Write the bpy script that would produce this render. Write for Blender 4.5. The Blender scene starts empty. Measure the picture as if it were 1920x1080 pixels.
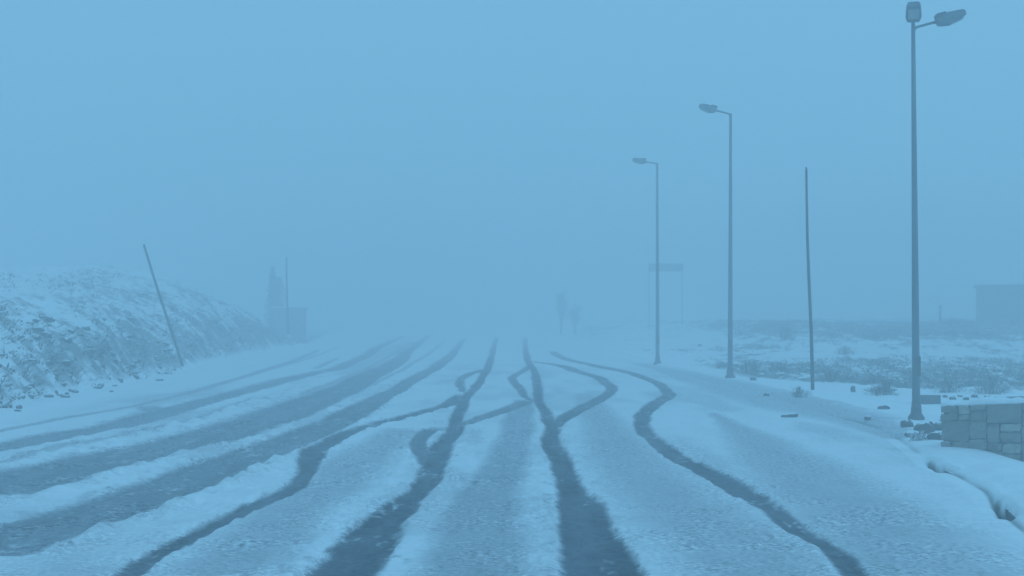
import bpy, bmesh, math, random
import numpy as np
from mathutils import Vector, Matrix

# ------------------------------------------------------------------ camera
F, VY, HC = 2600.0, 588.0, 1.70          # focal length (photo px), horizon row, eye height (m)
scene = bpy.context.scene
cam_data = bpy.data.cameras.new("camera")
cam = bpy.data.objects.new("camera", cam_data)
scene.collection.objects.link(cam)
cam.location = (0, 0, HC)
cam.rotation_euler = (math.radians(90), 0, 0)
cam_data.sensor_width = 36.0
cam_data.lens = 36.0 * F / 1920.0
cam_data.shift_y = (VY - 540.0) / 1920.0
cam_data.clip_start = 0.1
cam_data.clip_end = 2000.0
scene.camera = cam

# ------------------------------------------------------------------ sky and light
SUN_EL, SUN_AZ = math.radians(38), math.radians(125)
world = bpy.data.worlds.new("World")
scene.world = world
world.use_nodes = True
wn = world.node_tree
wn.nodes.clear()
w_out = wn.nodes.new("ShaderNodeOutputWorld")
w_bg = wn.nodes.new("ShaderNodeBackground")
w_sky = wn.nodes.new("ShaderNodeTexSky")
w_sky.sky_type = 'NISHITA'
w_sky.sun_disc = False
w_sky.sun_elevation = SUN_EL
w_sky.sun_rotation = SUN_AZ
w_sky.dust_density = 4.0
w_mix = wn.nodes.new("ShaderNodeMix")
w_mix.data_type = 'RGBA'
w_mix.inputs[0].default_value = 0.96            # closed cloud deck over the clear sky
w_mix.inputs[7].default_value = (1.95, 4.95, 7.58, 1)
w_bg.inputs[1].default_value = 0.10
wn.links.new(w_sky.outputs[0], w_mix.inputs[6])
wn.links.new(w_mix.outputs[2], w_bg.inputs[0])
wn.links.new(w_bg.outputs[0], w_out.inputs[0])

sun_data = bpy.data.lights.new("sun", 'SUN')
sun_data.energy = 0.8
sun_data.angle = math.radians(30)
sun_data.color = (0.25, 0.62, 1.0)
sun = bpy.data.objects.new("sun", sun_data)
scene.collection.objects.link(sun)
sd = Vector((math.sin(SUN_AZ) * math.cos(SUN_EL), math.cos(SUN_AZ) * math.cos(SUN_EL), math.sin(SUN_EL)))
sun.rotation_euler = sd.to_track_quat('Z', 'Y').to_euler()

scene.view_settings.view_transform = 'Standard'
scene.view_settings.look = 'None'
scene.view_settings.exposure = 0.0
scene.view_settings.gamma = 1.0
scene.render.engine = 'CYCLES'
scene.cycles.use_denoising = True
scene.cycles.max_bounces = 8
scene.cycles.diffuse_bounces = 3
scene.cycles.volume_bounces = 3

random.seed(7)
rng = np.random.default_rng(11)
COL = scene.collection

# ------------------------------------------------------------------ helpers
def smooth(a, b, x):
    t = np.clip((x - a) / (b - a), 0, 1)
    return t * t * (3 - 2 * t)

def _hash(ix, iy, s):
    h = (ix * 374761393 + iy * 668265263 + s * 1442695041) & 0xFFFFFFFF
    h = ((h ^ (h >> 13)) * 1274126177) & 0xFFFFFFFF
    return ((h ^ (h >> 16)) & 0xFFFF) / 65535.0

def vnoise(x, y, s=0):
    x, y = np.broadcast_arrays(np.asarray(x, float), np.asarray(y, float))
    fx, fy = np.floor(x), np.floor(y)
    ix, iy = fx.astype(np.int64), fy.astype(np.int64)
    u, v = x - fx, y - fy
    u = u * u * u * (u * (u * 6 - 15) + 10); v = v * v * v * (v * (v * 6 - 15) + 10)
    a, b = _hash(ix, iy, s), _hash(ix + 1, iy, s)
    c, d = _hash(ix, iy + 1, s), _hash(ix + 1, iy + 1, s)
    return (a + (b - a) * u + (c - a) * v + (a - b - c + d) * u * v) * 2 - 1

def fbm(x, y, s=0, o=3):
    t, a = 0, 1.0
    for k in range(o):
        t = t + a * vnoise(x * 2 ** k + 17.3 * k, y * 2 ** k - 9.1 * k, s + k)
        a *= 0.5
    return t / 1.6

def flat(px, py, z=0.0):
    """a measured photo point on the level z -> metres"""
    d = F * (HC - z) / (py - VY)
    return (px - 960.0) / F * d, d

def curve(pts, z=0.0):
    w = sorted([flat(p[0], p[1], z) for p in pts], key=lambda q: q[1])
    return np.array([q[1] for q in w]), np.array([q[0] for q in w])

def mat(name):
    m = bpy.data.materials.new(name); m.use_nodes = True
    return m, m.node_tree, m.node_tree.nodes["Principled BSDF"]

def nd(t, kind, **kw):
    n = t.nodes.new(kind)
    for k, v in kw.items():
        setattr(n, k, v)
    return n

def mixc(t, fac, a, b):
    n = nd(t, "ShaderNodeMix", data_type='RGBA')
    for i, v in ((0, fac), (6, a), (7, b)):
        if isinstance(v, bpy.types.NodeSocket): t.links.new(v, n.inputs[i])
        elif i == 0: n.inputs[0].default_value = v
        else: n.inputs[i].default_value = (*v, 1)
    return n.outputs[2]

def noise_tex(t, scale, detail=4, rough=0.6, stretch=None):
    tc = nd(t, "ShaderNodeNewGeometry")
    vec = tc.outputs["Position"]
    if stretch:
        mp = nd(t, "ShaderNodeMapping"); mp.inputs["Scale"].default_value = stretch
        t.links.new(vec, mp.inputs[0]); vec = mp.outputs[0]
    n = nd(t, "ShaderNodeTexNoise")
    n.inputs["Scale"].default_value = scale; n.inputs["Detail"].default_value = detail
    n.inputs["Roughness"].default_value = rough
    t.links.new(vec, n.inputs["Vector"])
    return n.outputs[0]

def ramp(t, sock, lo, hi, a=0.0, b=1.0):
    n = nd(t, "ShaderNodeMapRange"); n.interpolation_type = 'SMOOTHSTEP'
    n.inputs[1].default_value = lo; n.inputs[2].default_value = hi
    n.inputs[3].default_value = a; n.inputs[4].default_value = b
    t.links.new(sock, n.inputs[0]); return n.outputs[0]

def math2(t, op, a, b):
    n = nd(t, "ShaderNodeMath", operation=op)
    for i, v in enumerate((a, b)):
        if isinstance(v, bpy.types.NodeSocket): t.links.new(v, n.inputs[i])
        else: n.inputs[i].default_value = v
    return n.outputs[0]

def bump(t, bsdf, sock, strength, dist):
    n = nd(t, "ShaderNodeBump"); n.inputs["Strength"].default_value = strength
    n.inputs["Distance"].default_value = dist
    t.links.new(sock, n.inputs["Height"]); t.links.new(n.outputs[0], bsdf.inputs["Normal"])

SNOW = (0.82, 0.84, 0.86)

def ground_material():
    m, t, b = mat("snow_slush_soil")
    wet_shade = nd(t, "ShaderNodeAttribute", attribute_name="wet_shade").outputs["Fac"]
    bare = nd(t, "ShaderNodeAttribute", attribute_name="bare").outputs["Fac"]
    n1 = noise_tex(t, 9, 5, 0.65)
    n2 = noise_tex(t, 55, 3, 0.6)
    n3 = noise_tex(t, 3.0, 4, 0.6, (1.0, 0.12, 1.0))
    snow = mixc(t, ramp(t, n1, 0.35, 0.7), (0.85, 0.865, 0.88), (0.92, 0.93, 0.935))
    slush = mixc(t, ramp(t, n3, 0.3, 0.7), (0.018, 0.023, 0.040), (0.115, 0.125, 0.158))
    slush = mixc(t, ramp(t, n2, 0.60, 0.82, 0, 0.35), slush, (0.42, 0.44, 0.47))
    soil = mixc(t, n1, (0.03, 0.03, 0.03), (0.15, 0.14, 0.13))
    sp = math2(t, 'MULTIPLY', math2(t, 'MULTIPLY', math2(t, 'SUBTRACT', noise_tex(t, 20, 5, 0.75), 0.5), ramp(t, noise_tex(t, 1.1, 3, 0.6), 0.35, 0.65, 0.25, 1.5)), math2(t, 'MULTIPLY', math2(t, 'MULTIPLY', wet_shade, math2(t, 'SUBTRACT', 1.0, wet_shade)), 8.5))
    wet2 = nd(t, "ShaderNodeClamp"); t.links.new(math2(t, 'ADD', wet_shade, sp), wet2.inputs[0])
    c = mixc(t, wet2.outputs[0], snow, slush)
    c = mixc(t, bare, c, soil)
    t.links.new(c, b.inputs["Base Color"])
    r = math2(t, 'SUBTRACT', 0.75, math2(t, 'MULTIPLY', wet_shade, 0.25))
    t.links.new(r, b.inputs["Roughness"])
    b.inputs["Specular IOR Level"].default_value = 0.35
    h = math2(t, 'ADD', n1, math2(t, 'MULTIPLY', math2(t, 'MULTIPLY', n2, ramp(t, noise_tex(t, 1.7, 3, 0.6), 0.4, 0.62)), 0.7))
    bump(t, b, h, 0.9, 0.022)
    return m

def capped_material(name, c0, c1, snow_lo=0.55, snow_hi=0.8, scale=7, rough=0.85, relief=0.02):
    """a rough solid with fresh snow lying on whatever faces up"""
    m, t, b = mat(name)
    g = nd(t, "ShaderNodeNewGeometry")
    sep = nd(t, "ShaderNodeSeparateXYZ"); t.links.new(g.outputs["Normal"], sep.inputs[0])
    n = noise_tex(t, scale, 5, 0.65)
    up = math2(t, 'ADD', sep.outputs[2], math2(t, 'MULTIPLY', math2(t, 'SUBTRACT', n, 0.5), 0.6))
    oi = nd(t, "ShaderNodeObjectInfo")
    base = mixc(t, math2(t, 'ADD', math2(t, 'MULTIPLY', n, .6), math2(t, 'MULTIPLY', oi.outputs["Random"], .4)), c0, c1)
    c = mixc(t, ramp(t, up, snow_lo, snow_hi), base, SNOW)
    t.links.new(c, b.inputs["Base Color"])
    b.inputs["Roughness"].default_value = rough
    b.inputs["Specular IOR Level"].default_value = 0.3
    bump(t, b, n, 0.6, relief)
    return m

def plain_material(name, c0, c1, rough=0.6, metal=0.0, scale=6, stretch=None, relief=0.004):
    m, t, b = mat(name)
    n = noise_tex(t, scale, 4, 0.6, stretch)
    t.links.new(mixc(t, ramp(t, n, 0.3, 0.7), c0, c1), b.inputs["Base Color"])
    b.inputs["Roughness"].default_value = rough; b.inputs["Metallic"].default_value = metal
    bump(t, b, n, 0.4, relief)
    return m

M = {
    'ground': ground_material(),
    'rock': capped_material("dark_rock", (0.045, 0.045, 0.045), (0.14, 0.135, 0.13), 0.55, 0.8),
    'block': capped_material("wall_stone", (0.17, 0.15, 0.13), (0.42, 0.37, 0.32), 0.8, 0.95, 9, 0.9, 0.025),
    'block2': capped_material("pale_wall_stone", (0.30, 0.27, 0.23), (0.52, 0.47, 0.41), 0.8, 0.95, 9, 0.9, 0.025),
    'mortar': plain_material("mortar", (0.11, 0.10, 0.09), (0.21, 0.19, 0.17), 0.95),
    'snow': plain_material("fresh_snow", (0.78, 0.80, 0.83), (0.86, 0.87, 0.88), 0.75, 0, 12, None, 0.02),
    'steel': plain_material("galvanised_steel", (0.09, 0.115, 0.14), (0.15, 0.18, 0.205), 0.55, 0.15, 5, (1, 1, 0.15)),
    'dark_steel': plain_material("dark_housing", (0.07, 0.075, 0.08), (0.11, 0.115, 0.12), 0.5, 0.2),
    'lens': plain_material("frosted_glass_lens", (0.26, 0.27, 0.28), (0.33, 0.34, 0.35), 0.3),
    'stake': plain_material("weathered_stake", (0.035, 0.035, 0.037), (0.075, 0.072, 0.07), 0.75, 0, 7, (1, 1, 0.2)),
    'stalk': plain_material("dry_stalk", (0.06, 0.052, 0.042), (0.19, 0.17, 0.14), 0.9, 0, 3),
    'frost': plain_material("snow_dusted_stalk", (0.35, 0.34, 0.33), (0.70, 0.71, 0.72), 0.9, 0, 5),
    'bark': plain_material("bark", (0.04, 0.035, 0.03), (0.09, 0.08, 0.07), 0.9, 0, 12),
    'needle': plain_material("evergreen", (0.03, 0.045, 0.03), (0.07, 0.09, 0.06), 0.8, 0, 3),
    'concrete': plain_material("concrete", (0.12, 0.12, 0.115), (0.22, 0.215, 0.21), 0.9, 0, 4),
    'kerb': capped_material("kerb_concrete", (0.05, 0.05, 0.052), (0.12, 0.12, 0.12), 0.86, 0.98),
    'board': plain_material("sign_board", (0.06, 0.065, 0.07), (0.10, 0.105, 0.11), 0.6),
}

def tag(o, label, cat=None, group=None, kind=None):
    if label: o["label"] = label
    if cat: o["category"] = cat
    if group: o["group"] = group
    if kind: o["kind"] = kind
    return o

def empty(name, loc, rz=0.0):
    o = bpy.data.objects.new(name, None); COL.objects.link(o)
    o.location = loc; o.rotation_euler = (0, 0, rz); o.empty_display_size = 0.3
    return o

def link(name, me, m, parent=None, loc=None, rot=None, smooth_shade=True):
    if m is not None and not me.materials: me.materials.append(m)
    if smooth_shade:
        me.polygons.foreach_set("use_smooth", [True] * len(me.polygons))
    o = bpy.data.objects.new(name, me); COL.objects.link(o)
    if parent: o.parent = parent
    if loc is not None: o.location = loc
    if rot is not None: o.rotation_euler = rot
    return o

def from_bm(name, bm, m, parent=None, loc=None, rot=None, smooth_shade=False):
    bmesh.ops.recalc_face_normals(bm, faces=bm.faces)
    me = bpy.data.meshes.new(name); bm.to_mesh(me); bm.free()
    return link(name, me, m, parent, loc, rot, smooth_shade)

def lathe(bm, prof, seg=16, axis_pts=None):
    """rings (r, x, y, z) joined by quads, capped"""
    rings = []
    for (r, x, y, z) in prof:
        rings.append([bm.verts.new((x + r * math.cos(2 * math.pi * k / seg), y + r * math.sin(2 * math.pi * k / seg), z)) for k in range(seg)])
    for a, b in zip(rings, rings[1:]):
        for k in range(seg):
            bm.faces.new((a[k], a[(k + 1) % seg], b[(k + 1) % seg], b[k]))
    bm.faces.new(rings[0][::-1]); bm.faces.new(rings[-1])

def tube(bm, pts, radii, seg=8):
    pts = [Vector(p) for p in pts]; rings = []
    for i, p in enumerate(pts):
        d = (pts[min(i + 1, len(pts) - 1)] - pts[max(i - 1, 0)]).normalized()
        u = d.cross(Vector((0, 0, 1)))
        if u.length < 0.05: u = d.cross(Vector((0, 1, 0)))
        u.normalize(); v = d.cross(u)
        rings.append([bm.verts.new(p + (u * math.cos(2 * math.pi * k / seg) + v * math.sin(2 * math.pi * k / seg)) * radii[i]) for k in range(seg)])
    for a, b in zip(rings, rings[1:]):
        for k in range(seg):
            bm.faces.new((a[k], a[(k + 1) % seg], b[(k + 1) % seg], b[k]))
    bm.faces.new(rings[0][::-1]); bm.faces.new(rings[-1])

def box(bm, x0, x1, y0, y1, z0, z1, bevel=0.0):
    vs = [bm.verts.new((x, y, z)) for z in (z0, z1) for y in (y0, y1) for x in (x0, x1)]
    fs = [bm.faces.new([vs[i] for i in f]) for f in ((0, 2, 3, 1), (4, 5, 7, 6), (0, 1, 5, 4), (2, 6, 7, 3), (0, 4, 6, 2), (1, 3, 7, 5))]
    if bevel:
        es = list({e for f in fs for e in f.edges})
        bmesh.ops.bevel(bm, geom=es, offset=bevel, segments=2, affect='EDGES', profile=0.6)

# ------------------------------------------------------------------ the ground: lines measured on the road
KY, KX = curve([(1060, 643), (1130, 657), (1200, 676), (1250, 690), (1303, 708), (1400, 735), (1480, 757), (1560, 778), (1640, 800),
                (1690, 825), (1722, 848), (1755, 876), (1800, 893), (1850, 920), (1886, 962), (1945, 1010)])
FY, FX = curve([(-70, 782), (0, 765), (100, 742), (200, 725), (290, 705), (350, 690), (430, 672), (520, 655), (575, 646)])

def kerb_x(y):
    y = np.asarray(y, float)
    k = np.interp(y, KY, KX)
    return np.where(y > KY[-1], KX[-1] - (y - KY[-1]) * 0.03, k)

def foot_x(y):
    y = np.asarray(y, float)
    k = np.interp(y, FY, FX)
    return np.where(y > FY[-1], FX[-1] - (y - FY[-1]) * 0.1, k)

# wheel tracks: (photo x, photo y, width) ; strength, softness, carved depth, crumbs thrown up beside
TRACKS = [
    ([(-40, 816, 26), (0, 808, 26), (123, 783, 26), (213, 767, 26), (265, 757, 28), (320, 745, 24), (400, 723, 24), (433, 713, 22), (520, 687, 18), (560, 673, 14), (600, 655, 10)], .55, .5, .02, .1),
    ([(590, 692, 16), (612, 682, 14), (636, 670, 10)], .5, .5, .02, 0),
    ([(-60, 850, 110), (0, 840, 100), (133, 812, 92), (213, 799, 90), (290, 778, 90), (400, 748, 62), (483, 726, 56), (533, 712, 50), (600, 697, 42), (640, 688, 34), (688, 665, 26), (719, 646, 18), (760, 629, 10)], .70, .4, .05, .6),
    ([(262, 757, 50), (288, 768, 60), (300, 777, 70)], .6, .4, .03, 0),
    ([(-80, 930, 300), (0, 909, 275), (100, 884, 240), (200, 862, 205), (333, 833, 180), (400, 816, 165), (500, 785, 140), (640, 731, 84), (688, 706, 64), (741, 680, 44), (760, 663, 26), (784, 644, 18), (806, 627, 10)], .76, .26, .06, .8),
    ([(-70, 1045, 250), (33, 1007, 225), (100, 983, 210), (200, 951, 195), (300, 917, 165), (400, 878, 150), (500, 842, 115), (640, 784, 84), (707, 750, 54), (773, 714, 36), (826, 682, 28), (852, 658, 16), (871, 634, 10)], .80, .24, .06, .8),
    ([(200, 1105, 60), (240, 1078, 56), (300, 1036, 52), (400, 985, 50), (500, 938, 46), (550, 910, 42), (578, 880, 42), (585, 857, 43), (597, 838, 48), (640, 814, 42), (707, 793, 36), (773, 776, 34), (840, 757, 34), (866, 737, 18)], .95, .12, .06, .35),
    ([(560, 1150, 170), (640, 1078, 134), (697, 1003, 112), (741, 957, 72), (781, 920, 52), (805, 897, 51), (808, 873, 52), (825, 840, 46), (847, 807, 33), (857, 780, 29), (868, 753, 25), (880, 736, 21), (892, 724, 19), (904, 710, 17), (913, 690, 15), (922, 666, 12), (928, 645, 9), (931, 632, 6)], 1.0, .1, .07, .7),
    ([(842, 797, 34), (800, 806, 34), (786, 818, 32), (786, 835, 34), (800, 856, 46), (806, 872, 40)], .9, .2, .05, .2),
    ([(838, 798, 30), (870, 791, 30), (923, 775, 34), (973, 757, 38), (992, 750, 26), (1010, 746, 18)], .85, .2, .04, .1),
    ([(914, 690, 20), (898, 696, 24), (880, 702, 22), (866, 711, 18), (862, 721, 16), (866, 736, 16)], .9, .25, .04, .1),
    ([(1170, 1150, 200), (1128, 1078, 152), (1105, 1003, 118), (1090, 957, 92), (1078, 922, 66), (1066, 898, 50), (1051, 868, 39), (1039, 840, 41), (1031, 812, 34), (1033, 792, 26), (1024, 772, 22), (1012, 755, 20), (1008, 730, 18), (1005, 702, 17), (992, 682, 14), (986, 660, 11), (985, 632, 7)], 1.0, .1, .07, .7),
    ([(996, 683, 16), (986, 691, 18), (968, 703, 18), (962, 712, 17), (974, 727, 18), (984, 741, 14), (1004, 752, 14)], .9, .25, .04, .1),
    ([(1040, 800, 20), (1052, 789, 26), (1083, 767, 34), (1123, 747, 32), (1146, 731, 24), (1138, 718, 22), (1122, 709, 26), (1082, 697, 28), (1052, 686, 26), (1014, 679, 22), (990, 675, 18)], .95, .2, .05, .3),
    ([(1690, 1130, 70), (1610, 1078, 60), (1563, 1032, 54), (1493, 985, 54), (1420, 935, 56), (1347, 893, 54), (1290, 866, 46), (1233, 830, 36), (1208, 803, 34), (1204, 780, 33), (1221, 760, 32), (1250, 741, 30), (1246, 729, 22), (1230, 716, 22), (1173, 698, 28), (1113, 685, 26), (1052, 669, 20), (1033, 657, 10)], .97, .12, .06, .4),
    ([(-20, 872, 40), (0, 868, 40), (133, 840, 36), (267, 811, 34), (340, 794, 30), (430, 764, 24), (500, 742, 18)], .45, .5, .02, .5),
    ([(560, 745, 20), (640, 711, 16), (690, 690, 14), (740, 662, 11), (775, 640, 7)], .5, .5, .02, 0),
    ([(690, 728, 14), (760, 690, 12), (805, 662, 9), (838, 636, 6)], .45, .5, .02, 0),
    ([(520, 770, 20), (600, 738, 18), (665, 712, 14), (720, 684, 10)], .4, .5, .02, 0),
    ([(470, 702, 18), (540, 684, 14), (590, 668, 10), (640, 648, 7)], .4, .5, .02, 0),
    # wide thin places: the snow is only dusted there
    ([(985, 745, 30), (972, 790, 60), (955, 840, 80), (930, 900, 110), (900, 980, 170), (880, 1090, 220)], .55, .45, .012, 0),
    ([(1090, 735, 40), (1130, 790, 90), (1170, 850, 150), (1250, 930, 220), (1350, 1000, 300), (1450, 1090, 360)], .45, .75, .012, 0),
    ([(760, 800, 60), (690, 850, 120), (620, 905, 150), (530, 975, 170), (400, 1085, 240)], .46, .7, .012, 0),
    ([(1330, 770, 20), (1380, 800, 60), (1450, 850, 150), (1530, 905, 240), (1640, 985, 330), (1760, 1085, 400)], .46, .8, .012, 0),
    ([(640, 705, 50), (700, 672, 40), (770, 640, 30)], .3, .7, .01, 0),
    # gutter along the kerb
    ([(1190, 679, 30), (1250, 695, 50), (1303, 711, 80), (1352, 722, 110), (1403, 737, 150), (1480, 757, 180), (1560, 777, 150), (1640, 801, 100), (1690, 826, 60)], .42, .6, .02, 0),
]
RIDGES = [([(0, 866, 110), (133, 838, 105), (267, 812, 100), (400, 782, 90), (533, 742, 70), (600, 715, 50)], .055),
          ([(-30, 955, 130), (67, 926, 120), (200, 890, 110), (333, 858, 100), (400, 840, 90), (480, 812, 70), (560, 780, 50)], .06),
          ([(60, 1040, 130), (200, 990, 110), (300, 958, 100), (400, 915, 90), (520, 866, 70), (600, 830, 50)], .035)]

def resample(pts):
    P = np.array(pts, float); P = P[np.argsort(P[:, 1])]
    out = []
    n = len(P)
    for i in range(n - 1):
        p0, p1, p2, p3 = P[max(i - 1, 0)], P[i], P[i + 1], P[min(i + 2, n - 1)]
        for t in np.linspace(0, 1, 8, endpoint=False):
            q = 0.5 * ((2 * p1) + (-p0 + p2) * t + (2 * p0 - 5 * p1 + 4 * p2 - p3) * t * t + (-p0 + 3 * p1 - 3 * p2 + p3) * t ** 3)
            out.append(q)
    out.append(P[-1]); Q = np.array(out)
    Q[:, 1] = np.maximum.accumulate(Q[:, 1]); Q[:, 1] += np.arange(len(Q)) * 1e-6
    Y = F * HC / (Q[:, 1] - VY); X = (Q[:, 0] - 960) / F * Y; W = Q[:, 2] / F * Y / 2
    o = np.argsort(Y)
    return Y[o], X[o], np.maximum(W[o], 0.02)

HOOKS = [flat(1757, 886), flat(1890, 968)]
HOOK_LEN = [1.7, 1.5]
LX, LY = [6.0, 9.5], [35.6, 28.1]     # near edge of the scrub field (x, y)

def field_edge_y(x):
    return np.interp(x, [5.4, 6.0, 9.5, 14, 30], [43, 35.6, 28.3, 26.5, 25.5])

def on(mask, fn, *arrs):
    out = np.zeros(mask.shape)
    if mask.any(): out[mask] = fn(*[q[mask] for q in arrs])
    return out

TR = [(resample(p), st, so, dep, cr) for p, st, so, dep, cr in TRACKS]
RR = [(resample(p), hh) for p, hh in RIDGES]

def terrain(x, y):
    x, y = np.broadcast_arrays(np.asarray(x, float), np.asarray(y, float))
    kx, fx = kerb_x(y), foot_x(y)
    bare = np.zeros(x.shape)
    s = x - kx
    z = 0.03 * fbm(x * .35, y * .12, 3, 2) * smooth(6, 14, y)
    # ---- kerb step and footway
    z = z + 0.08 * smooth(-0.05, 0.35, s)
    z = z - 0.18 * smooth(5.3, 6.5, x) * (1 - smooth(17.6, 19.5, y)) * smooth(0.1, 1.0, s)
    for (hx, hy), L in zip(HOOKS, HOOK_LEN):
        a = y - hy
        along = smooth(-.10, .03, a) * (1 - smooth(.55 * L, L, a))
        sc_ = s + .05 * (a / L) - .05 + .02 * vnoise(y * 5, x * 3, 19)
        pit = along * np.exp(-(sc_ / np.where(sc_ < 0, .03 + .085 * (1 - np.clip(a / L, 0, 1)), .022)) ** 2)
        z = z - (.05 + .15 * (1 - np.clip(a / L, 0, 1))) * pit + .012 * along * np.exp(-((s - .13) / .06) ** 2)
        bare = np.maximum(bare, 1.0 * smooth(.3, .75, pit))
    bare = np.maximum(bare, .7 * np.exp(-((s + .01) / .030) ** 2) * smooth(-.2, .4, fbm(y * .6, x * .1, 17, 2)) * (1 - smooth(21, 26, y)))
    z = z - .018 * np.exp(-((s + .01) / .03) ** 2) * (1 - smooth(21, 26, y)) + .018 * np.exp(-((s - .09) / .06) ** 2) * (1 - smooth(21, 26, y))
    # ---- left embankment
    mh = x < fx + .6
    if mh.any():
        X, Y = x[mh], y[mh]
        t = fx[mh] + 0.25 * fbm(Y * .5, X * .2, 21, 3) - X
        tp = np.clip(t, 0, None)
        amp = 1 - smooth(60, 86, Y)
        hill = (2.75 + 1.0 * smooth(38, 62, Y)) * (1 - np.exp(-tp / 2.3)) * amp
        rough = 0.22 * fbm(X * .4, Y * .3, 31, 3) + 0.12 * fbm(X * 1.5 + Y * .6, Y * .9, 35, 3) + .08 * np.abs(vnoise(X * 3.7, Y * 2.6, 38)) + .05 * vnoise(X * 8, Y * 5.5, 39)
        z[mh] += hill + smooth(0, .8, t) * (0.25 + .75 * amp) * rough
        hb = .8 * fbm(X * 1.1 + Y * .45, Y * .7, 41, 3) + .55 * vnoise(X * 4.4 + Y * 1.1, Y * 3.0, 47) + .45 * vnoise(X * 9, Y * 6, 48)
        edge = np.exp(-((t - .6) / .6) ** 2) * smooth(20, 26, Y) + .5 * smooth(44, 66, Y) * (1 - smooth(1, 4, tp))
        bare[mh] = np.maximum(bare[mh], .78 * smooth(-.1, .7, hb + .75 * edge + .25 * fbm(X * .12, Y * .1, 49, 2)) * smooth(0, .25, t) * (1 - .8 * smooth(2.0, 5.5, tp)))
    # ---- right field
    fe = field_edge_y(x)
    ff = smooth(-.25, .35, y - fe) * smooth(.8, 1.6, s)
    mf = ff > 0
    z = z + (1.0 + .22 * fbm(x * .22, y * .05, 53, 3)) * smooth(44, 70, y) * smooth(2.5, 10, s)
    if mf.any():
        X, Y, Ff = x[mf], y[mf], ff[mf]
        z[mf] += Ff * (0.10 * fbm(X * .6, Y * .4, 51, 3) + .08 * np.abs(vnoise(X * 2.6, Y * 1.8, 55)) + .05 * vnoise(X * 6, Y * 4, 56))
        fb = .8 * fbm(X * .5, Y * .22, 61, 3) + .5 * vnoise(X * 2.7, Y * 1.4, 67) + .45 * vnoise(X * 6.3, Y * 3.6, 68)
        e = Y - fe[mf]
        band = smooth(0, .6, e) * (1 - smooth(40, 47, Y)) * .6 + smooth(56, 61, Y) * (.8 * smooth(9.5, 13, X) - .45 * (1 - smooth(9.5, 13, X))) * (1 - smooth(85, 100, Y)) - .25 * smooth(45, 49, Y) * (1 - smooth(54, 58, Y))
        bare[mf] = np.maximum(bare[mf], .92 * Ff * smooth(-.1, .65, fb + band))
    mv = (s > .1) | (x < fx + 1.2)
    z = z + on(mv, lambda X, Y: 0.025 * fbm(X * 1.3, Y * 1.0, 71, 3), x, y)
    # ---- wheel tracks
    wet_shade = np.zeros(x.shape)
    mt = (x > fx - .5) & (s < .8) & (y > 6) & (y < 135)
    if mt.any():
        X, Y = x[mt], y[mt]
        LG = 12 * np.log(Y)
        en = 0.7 * vnoise(X * 2, LG * 1.0, 81) + .5 * vnoise(X * 4, LG * 2.6, 83) + .42 * vnoise(X * 9, LG * 7, 84)
        wob = .03 * vnoise(LG * .8, X * .4, 86) + .012 * vnoise(LG * 2.2, X * .8, 87)
        w_ = np.zeros(X.shape); crumb = np.zeros(X.shape); carve = np.zeros(X.shape)
        for (TY, TX, TW), st, so, dep, cr in TR:
            ok = np.nonzero((Y >= TY[0]) & (Y <= TY[-1]))[0]
            if not len(ok): continue
            yk = Y[ok]
            hw = np.interp(yk, TY, TW)
            d = np.abs(X[ok] + wob[ok] * np.clip(yk / 14, .5, 1.1) - np.interp(yk, TY, TX))
            near = d < hw * 2.2 + .8
            ok, yk, hw, d = ok[near], yk[near], hw[near], d[near]
            ends = smooth(TY[0] - .01, TY[0] * 1.02, yk) * (1 - smooth(TY[-1] * .965, TY[-1], yk))
            so = np.maximum(so, np.clip(.045 / hw, 0, .6))
            q = d / hw + en[ok] * np.clip(.036 / hw, .06, .2)
            m = (1 - smooth(1 - so, 1 + so, q)) * ends
            w_[ok] = np.maximum(w_[ok], st * m)
            carve[ok] = np.maximum(carve[ok], dep * .42 * m)
            if cr:
                crumb[ok] = np.maximum(crumb[ok], cr * ends * np.exp(-((d - hw * 1.1) / (.10 + .12 * cr)) ** 2))
        dz = np.zeros(X.shape)
        for (TY, TX, TW), hh in RR:
            ok = np.nonzero((Y >= TY[0]) & (Y <= TY[-1]))[0]
            if not len(ok): continue
            yk, xk = Y[ok], X[ok]
            d = np.abs(xk - np.interp(yk, TY, TX)) / np.interp(yk, TY, TW)
            g = np.exp(-(d * 1.15) ** 2) * (1 - smooth(TY[-1] * .9, TY[-1], yk)) * smooth(TY[0], TY[0] * 1.05, yk)
            dz[ok] += g * hh * (.5 + .6 * fbm(xk * 2.2, yk * 1.1, 91, 3) + .45 * vnoise(xk * 6.5, yk * 3.6, 94) + .3 * vnoise(xk * 13, yk * 8, 92))
            crumb[ok] = np.maximum(crumb[ok], g)
        lump = .45 + .7 * vnoise(X * 5, Y * 3.4, 93) + .5 * vnoise(X * 11, Y * 7, 95) + .2 * vnoise(X * 18, Y * 12, 96)
        mid = smooth(-3.2, -1.6, X) * (1 - smooth(1.8, 3.2, X)) * (1 - smooth(13, 26, Y))
        ridge_c = crumb.copy()
        cw = np.clip(crumb + .9 * mid, 0, 1) * np.clip(1 - w_ * 1.6, 0, 1)
        dz += cw * (.034 + .03 * (X < -1.2)) * (lump - .3) * (1 - smooth(45, 80, Y)) - carve
        dz += w_ * .010 * (vnoise(X * 13, Y * 4, 97) + .7 * vnoise(X * 29, Y * 12, 98))
        # the driven snow is thin and grey where it was kicked loose
        thin = (s[mt] < -.2) * (.07 + .24 * smooth(-.25, .7, fbm(X * 1.3, Y * .35, 99, 3))) * smooth(.6, 2.2, X - fx[mt]) * (1 - smooth(30, 60, Y) * .8)
        dust = smooth(.5, .95, vnoise(X * 6, Y * 1.6, 101) * .6 + .6 * vnoise(X * 23, Y * 12, 102)) * .4
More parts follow.
